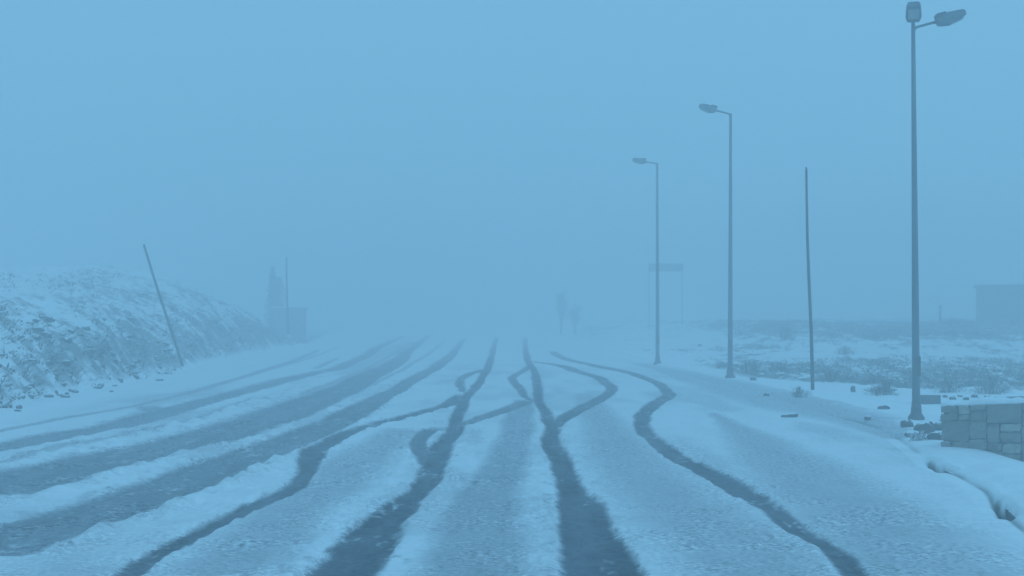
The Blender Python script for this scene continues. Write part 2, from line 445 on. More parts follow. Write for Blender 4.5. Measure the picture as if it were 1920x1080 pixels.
        lump_shade = smooth(.15, .7, .6 * vnoise(X * 7, Y * 4.2, 111) + .6 * vnoise(X * 15, Y * 10, 112)) * np.clip(ridge_c, 0, 1) * .5 * (1 - smooth(28, 50, Y))  # dark patches painted among the crumbs for the shade between lumps
        w_ = np.maximum(np.maximum(w_ * (1 - dust * (w_ > .6)), thin), lump_shade)
        wet_shade[mt] = w_; z[mt] += dz
    return z, np.clip(wet_shade, 0, 1), np.clip(bare, 0, 1)

def lines(*segs):
    out = []
    for a, b, h in segs:
        n = max(2, int(round((b - a) / h)))
        out += list(np.linspace(a, b, n, endpoint=False))
    return np.array(out)

xs = np.concatenate([-np.geomspace(300, 30, 34)[:-1], lines((-30, -10.2, .10), (-10.2, -3.7, .055), (-3.7, 4.9, .019), (4.9, 7, .04), (7, 30, .14)), np.geomspace(30, 300, 34)])
ys = np.concatenate([lines((-20, 7.6, 2.0)), np.geomspace(7.6, 112, 720), np.geomspace(112, 400, 60)[1:]])
GX, GY = np.meshgrid(xs, ys)
GZ = np.zeros_like(GX); GW = np.zeros_like(GX); GB = np.zeros_like(GX)
for r0 in range(0, len(ys), 60):
    sl = slice(r0, r0 + 60)
    GZ[sl], GW[sl], GB[sl] = terrain(GX[sl], GY[sl])
nx, ny = len(xs), len(ys)
ii, jj = np.meshgrid(np.arange(nx - 1), np.arange(ny - 1))
q0 = (jj * nx + ii).ravel()
QUADS = np.stack([q0, q0 + 1, q0 + 1 + nx, q0 + nx], 1)
cxm = (0.25 * (GX[:-1, :-1] + GX[1:, 1:] + GX[:-1, 1:] + GX[1:, :-1])).ravel()
cym = (0.25 * (GY[:-1, :-1] + GY[1:, 1:] + GY[:-1, 1:] + GY[1:, :-1])).ravel()
kxm, fxm = kerb_x(cym), foot_x(cym)
VERTS = np.stack([GX.ravel(), GY.ravel(), GZ.ravel()], 1)

def ground_piece(name, mask):
    q = QUADS[mask]
    used = np.unique(q)
    remap = np.zeros(nx * ny, np.int64); remap[used] = np.arange(len(used))
    q = remap[q]
    me = bpy.data.meshes.new(name)
    me.vertices.add(len(used)); me.vertices.foreach_set("co", VERTS[used].astype(np.float32).ravel())
    me.loops.add(q.size); me.loops.foreach_set("vertex_index", q.astype(np.int32).ravel())
    me.polygons.add(len(q)); me.polygons.foreach_set("loop_start", np.arange(0, q.size, 4, dtype=np.int32))
    me.update(calc_edges=True)
    for an, arr in (("wet_shade", GW), ("bare", GB)):
        a = me.attributes.new(an, 'FLOAT', 'POINT')
        a.data.foreach_set("value", arr.ravel()[used].astype(np.float32))
    o = link(name, me, M['ground'])
    o["kind"] = "structure"
    return o

def gzs(x, y):
    """terrain height read from the ground sheet"""
    x, y = np.atleast_1d(np.asarray(x, float)), np.atleast_1d(np.asarray(y, float))
    i = np.clip(np.searchsorted(xs, x) - 1, 0, nx - 2); j = np.clip(np.searchsorted(ys, y) - 1, 0, ny - 2)
    u = np.clip((x - xs[i]) / (xs[i + 1] - xs[i]), 0, 1); v = np.clip((y - ys[j]) / (ys[j + 1] - ys[j]), 0, 1)
    return (GZ[j, i] * (1 - u) + GZ[j, i + 1] * u) * (1 - v) + (GZ[j + 1, i] * (1 - u) + GZ[j + 1, i + 1] * u) * v

def gz(x, y):
    return float(gzs(x, y)[0])

def spot(px, py, z=0.1):
    """ground point seen at a photo pixel, refined on the terrain"""
    for _ in range(12):
        x, y = flat(px, py, z)
        z = 0.5 * z + 0.5 * min(gz(x, y), 1.2)
    x, y = flat(px, py, z)
    return x, y, gz(x, y)

is_hill = cxm < fxm
is_road = (cxm >= fxm + .9) & (cxm < kxm)
is_left = (cxm >= fxm) & (cxm < fxm + .9)
is_right = cxm >= kxm
is_field = is_right & (cym > field_edge_y(cxm)) & (cxm > kxm + 1.2)
is_path = is_right & ~is_field
tag(ground_piece("road", is_road), "snow covered road cut by dark winding wheel tracks")
tag(ground_piece("verge", is_left), "strip of smooth snow between road and hillside")
tag(ground_piece("hillside", is_hill), "rough snowy hillside rising left of the road")
tag(ground_piece("field", is_field), "snowy scrub field beyond the lamps")
tag(ground_piece("pavement", is_path), "snow covered pavement behind the kerb")

# ------------------------------------------------------------------ kerb stones
kerb = bpy.data.objects.new("kerb", None); COL.objects.link(kerb); tag(kerb, "concrete kerb almost buried in snow", None, None, "structure")
kbm = bmesh.new(); box(kbm, .05, .19, -.485, .485, -.30, -.02, .02)
kme = bpy.data.meshes.new("kerb_stone"); kbm.to_mesh(kme); kbm.free(); kme.materials.append(M['kerb'])
yy = 8.2
while yy < 32:
    x0, x1 = float(kerb_x(yy)), float(kerb_x(yy + 1))
    o = bpy.data.objects.new("kerb_stone", kme); COL.objects.link(o); o.parent = kerb
    o.location = ((x0 + x1) / 2 + .0, yy + .5, 0.0)
    o.rotation_euler = (0, 0, -math.atan2(x1 - x0, 1.0))
    yy += math.cos(math.atan2(x1 - x0, 1.0))

# ------------------------------------------------------------------ scrub poking through the snow
def scrub(name, pts, hmin, hmax, m, label, nb=7, seed=1, spread=.12, width=.02):
    r = np.random.default_rng(seed); n = len(pts)
    P = np.repeat(np.array(pts), nb, 0); N = len(P)
    sc = np.repeat(r.uniform(.6, 1.3, n), nb)
    a = r.uniform(0, 2 * np.pi, N); rad = r.uniform(0, spread, N) * sc
    b0 = P + np.stack([np.cos(a) * rad, np.sin(a) * rad, np.full(N, -.04)], 1)
    h = r.uniform(hmin, hmax, N) * sc
    lean = r.normal(0, .6, (N, 2)) * h[:, None]
    tip = b0 + np.stack([lean[:, 0] + np.cos(a) * rad, lean[:, 1] + np.sin(a) * rad, h], 1)
    w = width * r.uniform(.5, 1.4, N); ta = r.uniform(0, np.pi, N)
    side = np.stack([np.cos(ta) * w, np.sin(ta) * w, np.zeros(N)], 1)
    midp = b0 * .45 + tip * .55 + np.stack([r.normal(0, .02, N), r.normal(0, .02, N), np.zeros(N)], 1)
    V = np.stack([b0 - side, b0 + side, midp + side * .8, tip, midp - side * .8], 1).reshape(-1, 3)
    base = np.arange(N) * 5
    Fq = np.stack([base, base + 1, base + 2, base + 3, base + 4], 1)
    me = bpy.data.meshes.new(name)
    me.vertices.add(len(V)); me.vertices.foreach_set("co", V.astype(np.float32).ravel())
    me.loops.add(Fq.size); me.loops.foreach_set("vertex_index", Fq.astype(np.int32).ravel())
    me.polygons.add(N); me.polygons.foreach_set("loop_start", np.arange(0, Fq.size, 5, dtype=np.int32))
    me.update(calc_edges=True)
    return tag(link(name, me, m, None, None, None, False), label, "scrub", None, "stuff")

def scatter(n, x0, x1, y0, y1, keep, seed):
    r = np.random.default_rng(seed)
    x = r.uniform(x0, x1, n); y = y0 * (y1 / y0) ** r.uniform(0, 1, n)
    k = keep(x, y, r); x, y = x[k], y[k]
    z = gzs(x, y)
    return np.stack([x, y, z], 1)

def hill_keep(x, y, r):
    f = foot_x(y); t = f - x
    d = fbm(x * .8 + y * .3, y * .5, 141, 3) + .9 * np.exp(-((t - .6) / .8) ** 2)
    return (t > .05) & (r.uniform(0, 1, len(x)) < smooth(-.2, .5, d) * (1 - smooth(60, 90, y) * .5))

def field_keep(x, y, r):
    s = x - kerb_x(y); e = y - field_edge_y(x)
    d = fbm(x * .45, y * .2, 151, 3) + smooth(0, 1.5, e) * (1 - smooth(40, 47, y)) * .6 + smooth(56, 61, y) * (.7 * smooth(9.5, 13, x) - .5 * (1 - smooth(9.5, 13, x))) - .35 * smooth(45, 49, y) * (1 - smooth(54, 58, y))
    return (s > 1.3) & (e > .1) & (r.uniform(0, 1, len(x)) < smooth(-.1, .7, d))

hp = scatter(30000, -30, -9, 17, 85, hill_keep, 3)
scrub("hillside_scrub", hp, .03, .12, M['stalk'], "dark dry scrub poking through snow all over the hillside", 5, 4, .20, .016)
hp2 = scatter(14000, -30, -9, 17, 80, hill_keep, 5)
scrub("frosted_scrub", hp2, .03, .11, M['frost'], "snow dusted stalks mixed into the hillside scrub", 5, 6, .2, .022)
fp = scatter(34000, 6.4, 34, 26, 110, field_keep, 7)
scrub("field_scrub", fp, .03, .12, M['stalk'], "dark dry grass and scrub covering the field", 5, 8, .24, .018)
fp2 = scatter(14000, 6.4, 34, 26, 100, field_keep, 9)
scrub("frosted_grass", fp2, .03, .11, M['frost'], "snow dusted stalks mixed into the field grass", 5, 10, .24, .024)

# ------------------------------------------------------------------ stones
def rock_mesh(seed, flat_k=.65):
    r = np.random.default_rng(seed)
    bm = bmesh.new(); bmesh.ops.create_icosphere(bm, subdivisions=3, radius=1.0)
    cuts = [Vector(r.normal(0, 1, 3)).normalized() for _ in range(9)]
    offs = r.uniform(.62, .88, 9)
    for v in bm.verts:
        p = v.co.copy()
        for c, o in zip(cuts, offs):
            e = p.dot(c) - o
            if e > 0: p -= c * e * .92
        p *= 1 + .05 * float(vnoise(p.x * 3 + seed, p.y * 3 + p.z * 2.3, seed))
        p.z *= flat_k
        v.co = p
    me = bpy.data.meshes.new("stone"); bm.to_mesh(me); bm.free(); me.materials.append(M['rock'])
    return me

ROCKS = [rock_mesh(300 + k, (.55, .7, .45, .8, .6)[k]) for k in range(5)]

def stone(px, py, wpx, hpx, label, group=None, k=0, name="stone", deep=1.0, rz=None):
    x, y, z = spot(px, py)
    w, h = wpx / F * y / 2, hpx / F * y
    me = ROCKS[k % 5]
    o = bpy.data.objects.new(name, me); COL.objects.link(o)
    me_h = (.55, .7, .45, .8, .6)[k % 5]
    o.scale = (w, w * deep, h / (me_h * 1.45))
    o.location = (x, y, z + h * .2)
    o.rotation_euler = (random.uniform(-.1, .1), random.uniform(-.1, .1), rz if rz is not None else random.uniform(-.5, .5))
    tag(o, label, "stone", group)
    return o

stone(1481, 782, 34, 10, "flat dark stone lying in the snow between road edge and leaning right stake", None, 2, deep=.5, rz=0)
stone(1657, 767, 24, 9, "flat dark stone on the snow left of the nearest lamp post", None, 0, deep=.5, rz=0)
stone(1627, 788, 13, 11, "small round dark stone left of the nearest lamp foot", None, 3)
stone(1412, 713, 13, 9, "small dark stone just right of the middle lamp foot", None, 1)
stone(1600, 735, 10, 16, "upright narrow dark stone on snow between right stake and nearest lamp", None, 3, deep=.8, rz=0)
stone(1114, 628, 8, 6, "tiny dark stone at the far right road edge", None, 1)
stone(1312, 648, 9, 6, "small dark stone in snow between farthest and middle lamp", None, 2)
stone(1437, 742, 12, 7, "small low stone left of the bare bush by the right stake", None, 4)
stone(1700, 800, 26, 17, "leftmost stone of the rubble at the nearest lamp foot", None, 1)
stone(1733, 812, 40, 24, "rounded grey stone at the foot of the nearest lamp", None, 0, deep=.8)
stone(1711, 819, 30, 15, "low stone at the front of the rubble beside the kerb", None, 2)
stone(1752, 806, 40, 22, "stone lying between nearest lamp foot and stone wall", None, 4, deep=.8)
stone(1760, 824, 42, 20, "broad dark stone against the left end of the wall", None, 3, deep=.7)
stone(1770, 797, 18, 17, "small stone perched behind the left end of the wall", None, 3)
for k, (px, py, w, h) in enumerate([(1772, 745, 10, 6), (1786, 749, 14, 8), (1800, 744, 10, 6), (1812, 750, 12, 9), (1827, 745, 14, 8), (1838, 751, 10, 7), (1851, 746, 14, 7)]):
    stone(px, py, w, h, "small dark stone in the row behind the stone wall", "stones in a row behind the wall", k)
stone(1893, 748, 70, 11, "long low dark stone behind the right end of the wall", None, 2, deep=.35, rz=0)
for k in range(64):
    u = random.random()
    py = 690 + 72 * u ** .7
    fx_, = np.interp([py], [645, 655, 672, 690, 705, 725, 742, 765, 782], [575, 520, 430, 350, 290, 200, 100, 0, -70])
    stone(float(fx_) + random.uniform(-70, 10), py - random.uniform(-3, 14), random.uniform(6, 15), random.uniform(4, 9),
          "dark stone showing through snow along the foot of the hillside", "stones along the hillside foot", k)
for k in range(46):
    px, py = random.uniform(-10, 330), random.uniform(600, 690)
    s_ = np.linspace(18, 75, 400)          # where the line of sight meets the slope
    hit = np.nonzero(HC - (py - VY) / F * s_ <= gzs((px - 960) / F * s_, s_))[0]
    y = float(s_[hit[0]]) if len(hit) else 60.0; x = (px - 960) / F * y
    o = bpy.data.objects.new("stone", ROCKS[k % 5]); COL.objects.link(o)
    w = random.uniform(.07, .17)
    o.scale = (w, w * .8, w * .8); o.location = (x, y, gz(x, y) + w * .15); o.rotation_euler = (0, 0, random.uniform(0, 6))
    tag(o, "grey stone half buried in snow up on the hillside", "stone", "stones up on the hillside")

# ------------------------------------------------------------------ bushes
def bush(px, py, wpx, hpx, label, name="bush", frost=.25, n=46, seed=0, cat="bush"):
    x, y, z = spot(px, py)
    w, h = wpx / F * y / 2, hpx / F * y
    r = random.Random(seed)
    root = empty(name, (x, y, z - .02))
    bms = [bmesh.new(), bmesh.new()]
    for i in range(n):
        bm = bms[1] if r.random() < frost else bms[0]
        bx_, by_ = r.gauss(0, .38) * w, r.gauss(0, .38) * w
        dome = max(.25, 1 - (bx_ * bx_ + by_ * by_) / (w * w))
        b0 = Vector((bx_, by_, 0)); tip = b0 + Vector((r.gauss(0, .28) * w, r.gauss(0, .28) * w, h * dome * r.uniform(.45, 1.0)))
        mid = (b0 + tip) * .5 + Vector((r.gauss(0, .08) * w, r.gauss(0, .08) * w, .06 * h))
        th = max(.005, .014 * h)
        tube(bm, [b0, mid, tip], [th, th * .8, th * .35], 4)
        for _ in range(5):
            t = r.uniform(.0, .9); p = mid.lerp(tip, t)
            q = p + Vector((r.gauss(0, .16) * w, r.gauss(0, .16) * w, r.uniform(.05, .22) * h))
            tube(bm, [p, q], [th * .6, th * .3], 3)
    from_bm("twigs", bms[0], M['stalk'], root)["kind"] = "stuff"
    if frost and len(bms[1].verts): from_bm("snowy_twigs", bms[1], M['frost'], root)["kind"] = "stuff"
    return tag(root, label, cat)

bush(1500, 745, 34, 26, "small bare bush on the snow left of the right stake", seed=1, frost=.35)
bush(1655, 740, 62, 26, "low dark bush spread over snow left of the nearest lamp", seed=2, n=90, frost=.1)
bush(1662, 735, 26, 34, "taller thin bush rising behind the low dark bush", seed=3, n=40, frost=.2)
bush(1585, 664, 34, 20, "dark round bush in the snowy field right of the stake", seed=4, n=80, frost=.1)
bush(1720, 826, 44, 26, "snow dusted twigs growing through the rubble at the lamp foot", seed=5, n=40, frost=.65)
bush(1460, 700, 50, 26, "dry bush at the near edge of the field left of the stake", seed=6, n=70, frost=.2)
bush(1350, 690, 34, 20, "small dry bush just left of the middle lamp", seed=7, n=50, frost=.25)
bush(1405, 700, 60, 30, "dense dry bush just right of the middle lamp", seed=8, n=80, frost=.2)
bush(1560, 715, 60, 28, "dry bush at the field edge right of the stake", seed=9, n=80, frost=.2)
bush(1780, 735, 60, 30, "dry bush at the field edge right of the nearest lamp", seed=10, n=80, frost=.25)
bush(1860, 738, 70, 34, "dry bush at the field edge behind the stone wall", seed=12, n=80, frost=.25)

# ------------------------------------------------------------------ street lamps
def head_mesh(bm, L=.52, w0=.17, w1=.31, w2=.20, h=.105):
    """lamp head along +X: rear joint, wide shoulder, narrower nose"""
    sec = [(0.0, .21, -.055, .085), (.015, .26, -.07, .10), (.12, .30, -.09, .10), (.19, w1, -.10, .10), (L * .75, .29, -.07, .09), (L * .96, .25, -.035, .075), (L, .215, -.02, .06)]
    rings = []
    for x, w, zb, zt in sec:
        ww = w / 2
        rings.append([bm.verts.new((x, a, c)) for a, c in ((-ww * .86, zb), (ww * .86, zb), (ww, zb * .5), (ww * .95, zt * .7), (ww * .7, zt), (-ww * .7, zt), (-ww * .95, zt * .7), (-ww, zb * .5))])
    for a, b in zip(rings, rings[1:]):
        for k in range(8):
            bm.faces.new((a[k], a[(k + 1) % 8], b[(k + 1) % 8], b[k]))
    bm.faces.new(rings[0][::-1]); bm.faces.new(rings[-1])

def lamp(px, py, ptop, r0, r1, arms, label, lean=0.0, snow=True):
    x, y, z = spot(px, py)
    H = (py - ptop) / F * y + .03
    root = empty("street_lamp", (x, y, z - .03))
    tag(root, label, "street lamp", "street lamps along the pavement")
    bm = bmesh.new()
    lathe(bm, [(r0 + (r1 - r0) * t, lean * t * H, 0, t * H) for t in (0.02, .1, .25, .5, .75, 1)], 16)
    from_bm("pole", bm, M['steel'], root, smooth_shade=True)
    bm = bmesh.new()
    lathe(bm, [(r0 * 2.0, 0, 0, -.1), (r0 * 2.0, 0, 0, .055), (r0 * 1.9, 0, 0, .07), (r0 * 1.35, 0, 0, .12), (r0 * 1.14, 0, 0, .26), (r0 * 1.08, 0, 0, .30)], 16)
    from_bm("base_flange", bm, M['dark_steel'], root, smooth_shade=False)
    bm = bmesh.new(); box(bm, -.05, .05, -.008, .008, .7, 1.0, .004)
    from_bm("service_door", bm, M['dark_steel'], root, (0, -r0 * .96, 0))
    top = Vector((lean * H, 0, H))
    for (az, tilt, length, rise) in arms:
        d = Vector((math.cos(az) * math.cos(tilt), math.sin(az) * math.cos(tilt), math.sin(tilt)))
        bm = bmesh.new()
        s0 = top + Vector((0, 0, -.10 - rise))
        tube(bm, [s0, s0 + Vector((0, 0, .07)) + d * .02, s0 + Vector((0, 0, .085)) + d * .06, s0 + Vector((0, 0, .085)) + d * (length + .1)], [r1 * .95, r1 * .85, r1 * .72, r1 * .66], 10)
        from_bm("arm", bm, M['steel'], root, smooth_shade=True)
        e = s0 + Vector((0, 0, .085)) + d * length
        bm = bmesh.new(); head_mesh(bm)
        hd = from_bm("lamp_head", bm, M['steel'], root)
        hd.location = e; hd.rotation_euler = (0, -tilt, az); hd.scale = (.84, .76, .88)
        bm = bmesh.new(); box(bm, .215, .46, -.105, .105, -.12, -.07, .012)
        for v in bm.verts: v.co.z += (v.co.x - .215) * .16
        from_bm("lens", bm, M['lens'], hd)
        bm = bmesh.new(); box(bm, .03, .20, -.11, .11, -.118, -.06, .012)
        for v in bm.verts: v.co.z += (.20 - v.co.x) * .22
        from_bm("gear_box", bm, M['dark_steel'], hd)
        bm = bmesh.new()
        tube(bm, [(.0, 0, -.004), (-.07, 0, -.004)], [r1 * .95, r1 * .95], 10)
        from_bm("spigot_clamp", bm, M['dark_steel'], hd)
        bm = bmesh.new(); box(bm, .0, .17, -.135, .135, .03, .122, .014)
        from_bm("rear_cover", bm, M['dark_steel'], hd)
        if snow:
            bm = bmesh.new(); n = 10
            pr = [(.18, .11, .115), (.22, .12, .12), (.28, .12, .115), (.38, .11, .10), (.47, .07, .08)]
            rg = []
            for (sx, sw, sz) in pr:
                rg.append([bm.verts.new((sx, -sw, sz - .03)), bm.verts.new((sx, -sw * .5, sz + .008)), bm.verts.new((sx, sw * .5, sz + .010)), bm.verts.new((sx, sw, sz - .03))])
            for a, b in zip(rg, rg[1:]):
                for k in range(4): bm.faces.new((a[k], a[(k + 1) % 4], b[(k + 1) % 4], b[k]))
            bm.faces.new(rg[0][::-1]); bm.faces.new(rg[-1])
            from_bm("snow_cap", bm, M['snow'], hd, smooth_shade=True)
    return root

R = math.radians
lamp(1718, 786, 40, .063, .029, [(R(-4), R(15), .37, .09), (R(-105), R(17), .10, .0)], "nearest and tallest looking lamp post with two lamp heads", -.0078)
lamp(1369, 708, 213, .066, .034, [(R(187), R(13), .40, .0)], "middle lamp post with one head, behind the right stake", .002)
lamp(1233, 682, 306, .068, .036, [(R(185), R(8), .40, .0)], "farthest and smallest of the three lamp posts, one head", -.002)

# ------------------------------------------------------------------ snow stakes
def stake(px, py, tx, ty, r0, r1, label, z=None, name="snow_stake"):
    x, y, z = spot(px, py)
    topx, topz = (tx - 960) / F * y, HC - (ty - VY) / F * y
    root = empty(name, (x, y, z - .15)); d = Vector((topx - x, 0, topz - z + .15))
    bm = bmesh.new()
    pts = [d * t + Vector((.012 * math.sin(t * 7), 0, 0)) for t in (0, .12, .3, .5, .7, .9, .985, 1.0)]
    tube(bm, pts, [r0, r0, r0 + (r1 - r0) * .3, r0 + (r1 - r0) * .5, r0 + (r1 - r0) * .7, r1, r1, r1 * .6], 10)
    from_bm("shaft", bm, M['stake'], root, smooth_shade=True)
    bm = bmesh.new()
    lathe(bm, [(r0 * 3.4, d.x * .02, 0, .02), (r0 * 3.0, d.x * .03, 0, .15), (r0 * 1.8, d.x * .045, 0, .23), (r0 * 1.05, d.x * .055, 0, .26)], 12)
    from_bm("snow_collar", bm, M['snow'], root, smooth_shade=True)
    return tag(root, label, "stake", "tall stakes along the road")

stake(347, 692, 269, 458, .046, .036, "dark stake leaning left at the foot of the hillside")
stake(1524, 741, 1511, 313, .037, .024, "tall thin dark stake, nearly upright, between two lamp posts")
stake(540, 642, 537, 481, .06, .045, "faint upright stake standing by the hut in the fog")
stake(1763, 618, 1763, 572, .06, .05, "short faint post in the field right of the nearest lamp")

# ------------------------------------------------------------------ stone wall on the right
A = Vector((5.33, 17.0, 0)); D = Vector((.73, -.60, 0)).normalized(); Nn = Vector((D.y, -D.x, 0))   # Nn faces the viewer
if Nn.y > 0: Nn = -Nn
wall = empty("stone_wall", (A.x, A.y, 0)); wall.rotation_euler = (0, 0, math.atan2(D.y, D.x))
tag(wall, "low grey wall of rough stone blocks at the right edge", "wall")
LEN, THK = 3.2, .34
def top_z(s): return .585 + .075 * s
r = random.Random(5)
def split(x0, x1, z0, z1):
    w, h = x1 - x0, z1 - z0
    if w > .46 or (w > .28 and w > h * 1.5 and r.random() < .8):
        c = x0 + w * r.uniform(.36, .64); return split(x0, c, z0, z1) + split(c, x1, z0, z1)
    if h > .26 or (h > .17 and h > w * .75 and r.random() < .6):
        c = z0 + h * r.uniform(.38, .62); return split(x0, x1, z0, c) + split(x0, x1, c, z1)
    return [(x0, x1, z0, z1)]
for (x0, x1, z0, z1) in split(0, LEN, -.40, .585):
    bm = bmesh.new(); g = .003
    box(bm, x0 + g, x1 - g, -THK / 2 - r.uniform(0, .03), THK / 2 + r.uniform(0, .015), z0 + g, z1 - g)
    bmesh.ops.subdivide_edges(bm, edges=bm.edges, cuts=3, use_grid_fill=True)
    cx_, cz_ = (x0 + x1) / 2, (z0 + z1) / 2; hx_, hz_ = (x1 - x0) / 2, (z1 - z0) / 2; sd_ = r.randrange(99)
    for v in bm.verts:
        u_, w_ = (v.co.x - cx_) / hx_, (v.co.z - cz_) / hz_
        rim = max(abs(u_), abs(w_))
        k_ = .011 * max(0, rim - .8) / .2 + .030 * float(vnoise(v.co.x * 14 + sd_, v.co.z * 14, 3))
        v.co.y += k_ if v.co.y < 0 else -k_
        v.co.x += .006 * float(vnoise(v.co.z * 20 + sd_, v.co.x * 9, 4)) - u_ * .006 * abs(w_)
        v.co.z += .006 * float(vnoise(v.co.x * 20, v.co.z * 9 + sd_, 5)) - w_ * .006 * abs(u_) + .075 * max(v.co.x, 0) * max(0, v.co.z + .4) / .985
    bmesh.ops.rotate(bm, cent=(cx_, 0, cz_), matrix=Matrix.Rotation(r.gauss(0, .028), 3, 'Y'), verts=bm.verts)
    from_bm("stone", bm, M['block2'] if r.random() < .25 else M['block'], wall)
bm = bmesh.new(); box(bm, .02, LEN - .02, -THK / 2 + .026, THK / 2 - .026, -.39, .56)
for v in bm.verts:
    if v.co.z > 0 and v.co.x > 1: v.co.z += .22
from_bm("mortar", bm, M['mortar'], wall)
# snow lying along the top
ncap = 60; bm = bmesh.new(); rg = []
for i in range(ncap + 1):
    s = -.01 + (LEN + .02) * i / ncap; hh = .045 + .03 * float(vnoise(s * 4, .3, 5)) + .012 * float(vnoise(s * 13, 2.3, 6)); e = .012 * float(vnoise(s * 9, 7.3, 8))
    zt = top_z(s) - .004
    if i in (0, ncap): hh *= .4
    rg.append([bm.verts.new((s, a, c)) for a, c in ((-THK / 2 + .0 + e, zt - .012), (-THK / 2 + .012 + e, zt + hh * .6), (-THK / 4, zt + hh), (THK / 4, zt + hh * 1.05), (THK / 2 - .01, zt + hh * .6), (THK / 2, zt - .012))])
for a, b in zip(rg, rg[1:]):
    for k in range(6): bm.faces.new((a[k], a[(k + 1) % 6], b[(k + 1) % 6], b[k]))
bm.faces.new(rg[0][::-1]); bm.faces.new(rg[-1])
from_bm("snow_cap", bm, M['snow'], wall, smooth_shade=True)

# ------------------------------------------------------------------ concrete block behind the nearest lamp
x, y, z = spot(1742, 757)
blk = empty("concrete_block", (x, y, z - .02)); tag(blk, "low dark concrete block behind the nearest lamp post", "block")
bm = bmesh.new(); box(bm, -.18, .18, -.12, .12, -.05, .185, .015); from_bm("block", bm, M['dark_steel'], blk)
bm = bmesh.new(); box(bm, -.19, .19, -.13, .13, .183, .21, .012); from_bm("snow_cap", bm, M['snow'], blk)

# ------------------------------------------------------------------ two-post road sign in the fog
SY = 90.0
sgx = lambda px: (px - 960) / F * SY
sgz = lambda py: HC - (py - VY) / F * SY
zb = gz(sgx(1248), SY)
sg = empty("road_sign", (sgx(1248), SY, zb)); tag(sg, "faint wide sign board on two tall posts behind the farthest lamp", "sign")
for px in (1217, 1279):
    bm = bmesh.new(); lathe(bm, [(.036, sgx(px) - sgx(1248), 0, -.2), (.034, sgx(px) - sgx(1248), 0, sgz(494) - zb)], 10)
    from_bm("post", bm, M['steel'], sg, smooth_shade=True)
bm = bmesh.new(); box(bm, sgx(1216) - sgx(1248), sgx(1281) - sgx(1248), -.11, -.06, sgz(509) - zb, sgz(494) - zb, .01)
from_bm("board", bm, M['board'], sg)
bm = bmesh.new()
for k in (.3, .7):
    zz = (sgz(509) + (sgz(494) - sgz(509)) * k) - zb
    box(bm, sgx(1218) - sgx(1248), sgx(1279) - sgx(1248), -.062, -.045, zz - .02, zz + .02)
from_bm("rail", bm, M['steel'], sg)

# ------------------------------------------------------------------ buildings lost in the fog
def block_house(name, px0, px1, ptop, dist, depth, label, wall_m, openings, parapet=.12):
    fx = lambda p: (p - 960) / F * dist
    zt = HC - (ptop - VY) / F * dist
    cx = fx((px0 + px1) / 2); w = (fx(px1) - fx(px0)) / 2
    zb = min(gz(cx - w, dist), gz(cx + w, dist), gz(cx, dist + depth)) - .15
    root = empty(name, (cx, dist, zb)); h = zt - zb
    root.rotation_euler = (0, 0, -math.atan2(cx, dist) * 1.15)
    bm = bmesh.new()
    # front wall with real openings: built as strips around them
    xs_ = sorted({-w, w, *[o[0] for o in openings], *[o[1] for o in openings]}); T = .25
    for a, b in zip(xs_, xs_[1:]):
        op = [o for o in openings if o[0] <= a + 1e-6 and o[1] >= b - 1e-6]
        spans = [(0, h - .16)]
        if op: spans = [(0, op[0][2]), (op[0][3], h - .16)]
        for z0, z1 in spans:
            if z1 - z0 > .01: box(bm, a, b, 0, T, z0, z1)
    box(bm, -w, -w + T, T, depth, 0, h - .16); box(bm, w - T, w, T, depth, 0, h - .16); box(bm, -w + T, w - T, depth - T, depth, 0, h - .16)
    from_bm("wall", bm, wall_m, root)
    for o in openings:
        bm = bmesh.new(); box(bm, o[0] + .03, o[1] - .03, .14, .18, max(o[2], .02) + .02, o[3] - .03)
        from_bm("door" if o[2] <= 0.01 else "window", bm, M['dark_steel'], root)
    bm = bmesh.new(); box(bm, -w - .12, w + .12, -.12, depth + .12, h - .158, h, .02); rf = from_bm("roof", bm, M['concrete'], root)
    bm = bmesh.new(); box(bm, -w - .08, w + .08, -.08, depth + .08, h - .004, h + .07, .03); from_bm("snow_cap", bm, M['snow'], rf)
    return tag(root, label, "building")

block_house("flat_roofed_building", 1834, 1985, 534, 74.0, 4.5, "flat roofed grey building in the fog at the right edge", M['concrete'], [(.6, 1.3, .9, 1.7)])
block_house("roadside_hut", 512, 574, 577, 90.0, 2.0, "small faint hut with snowy roof beyond the end of the hillside", M['concrete'], [(-.1, .45, .7, 1.2)])

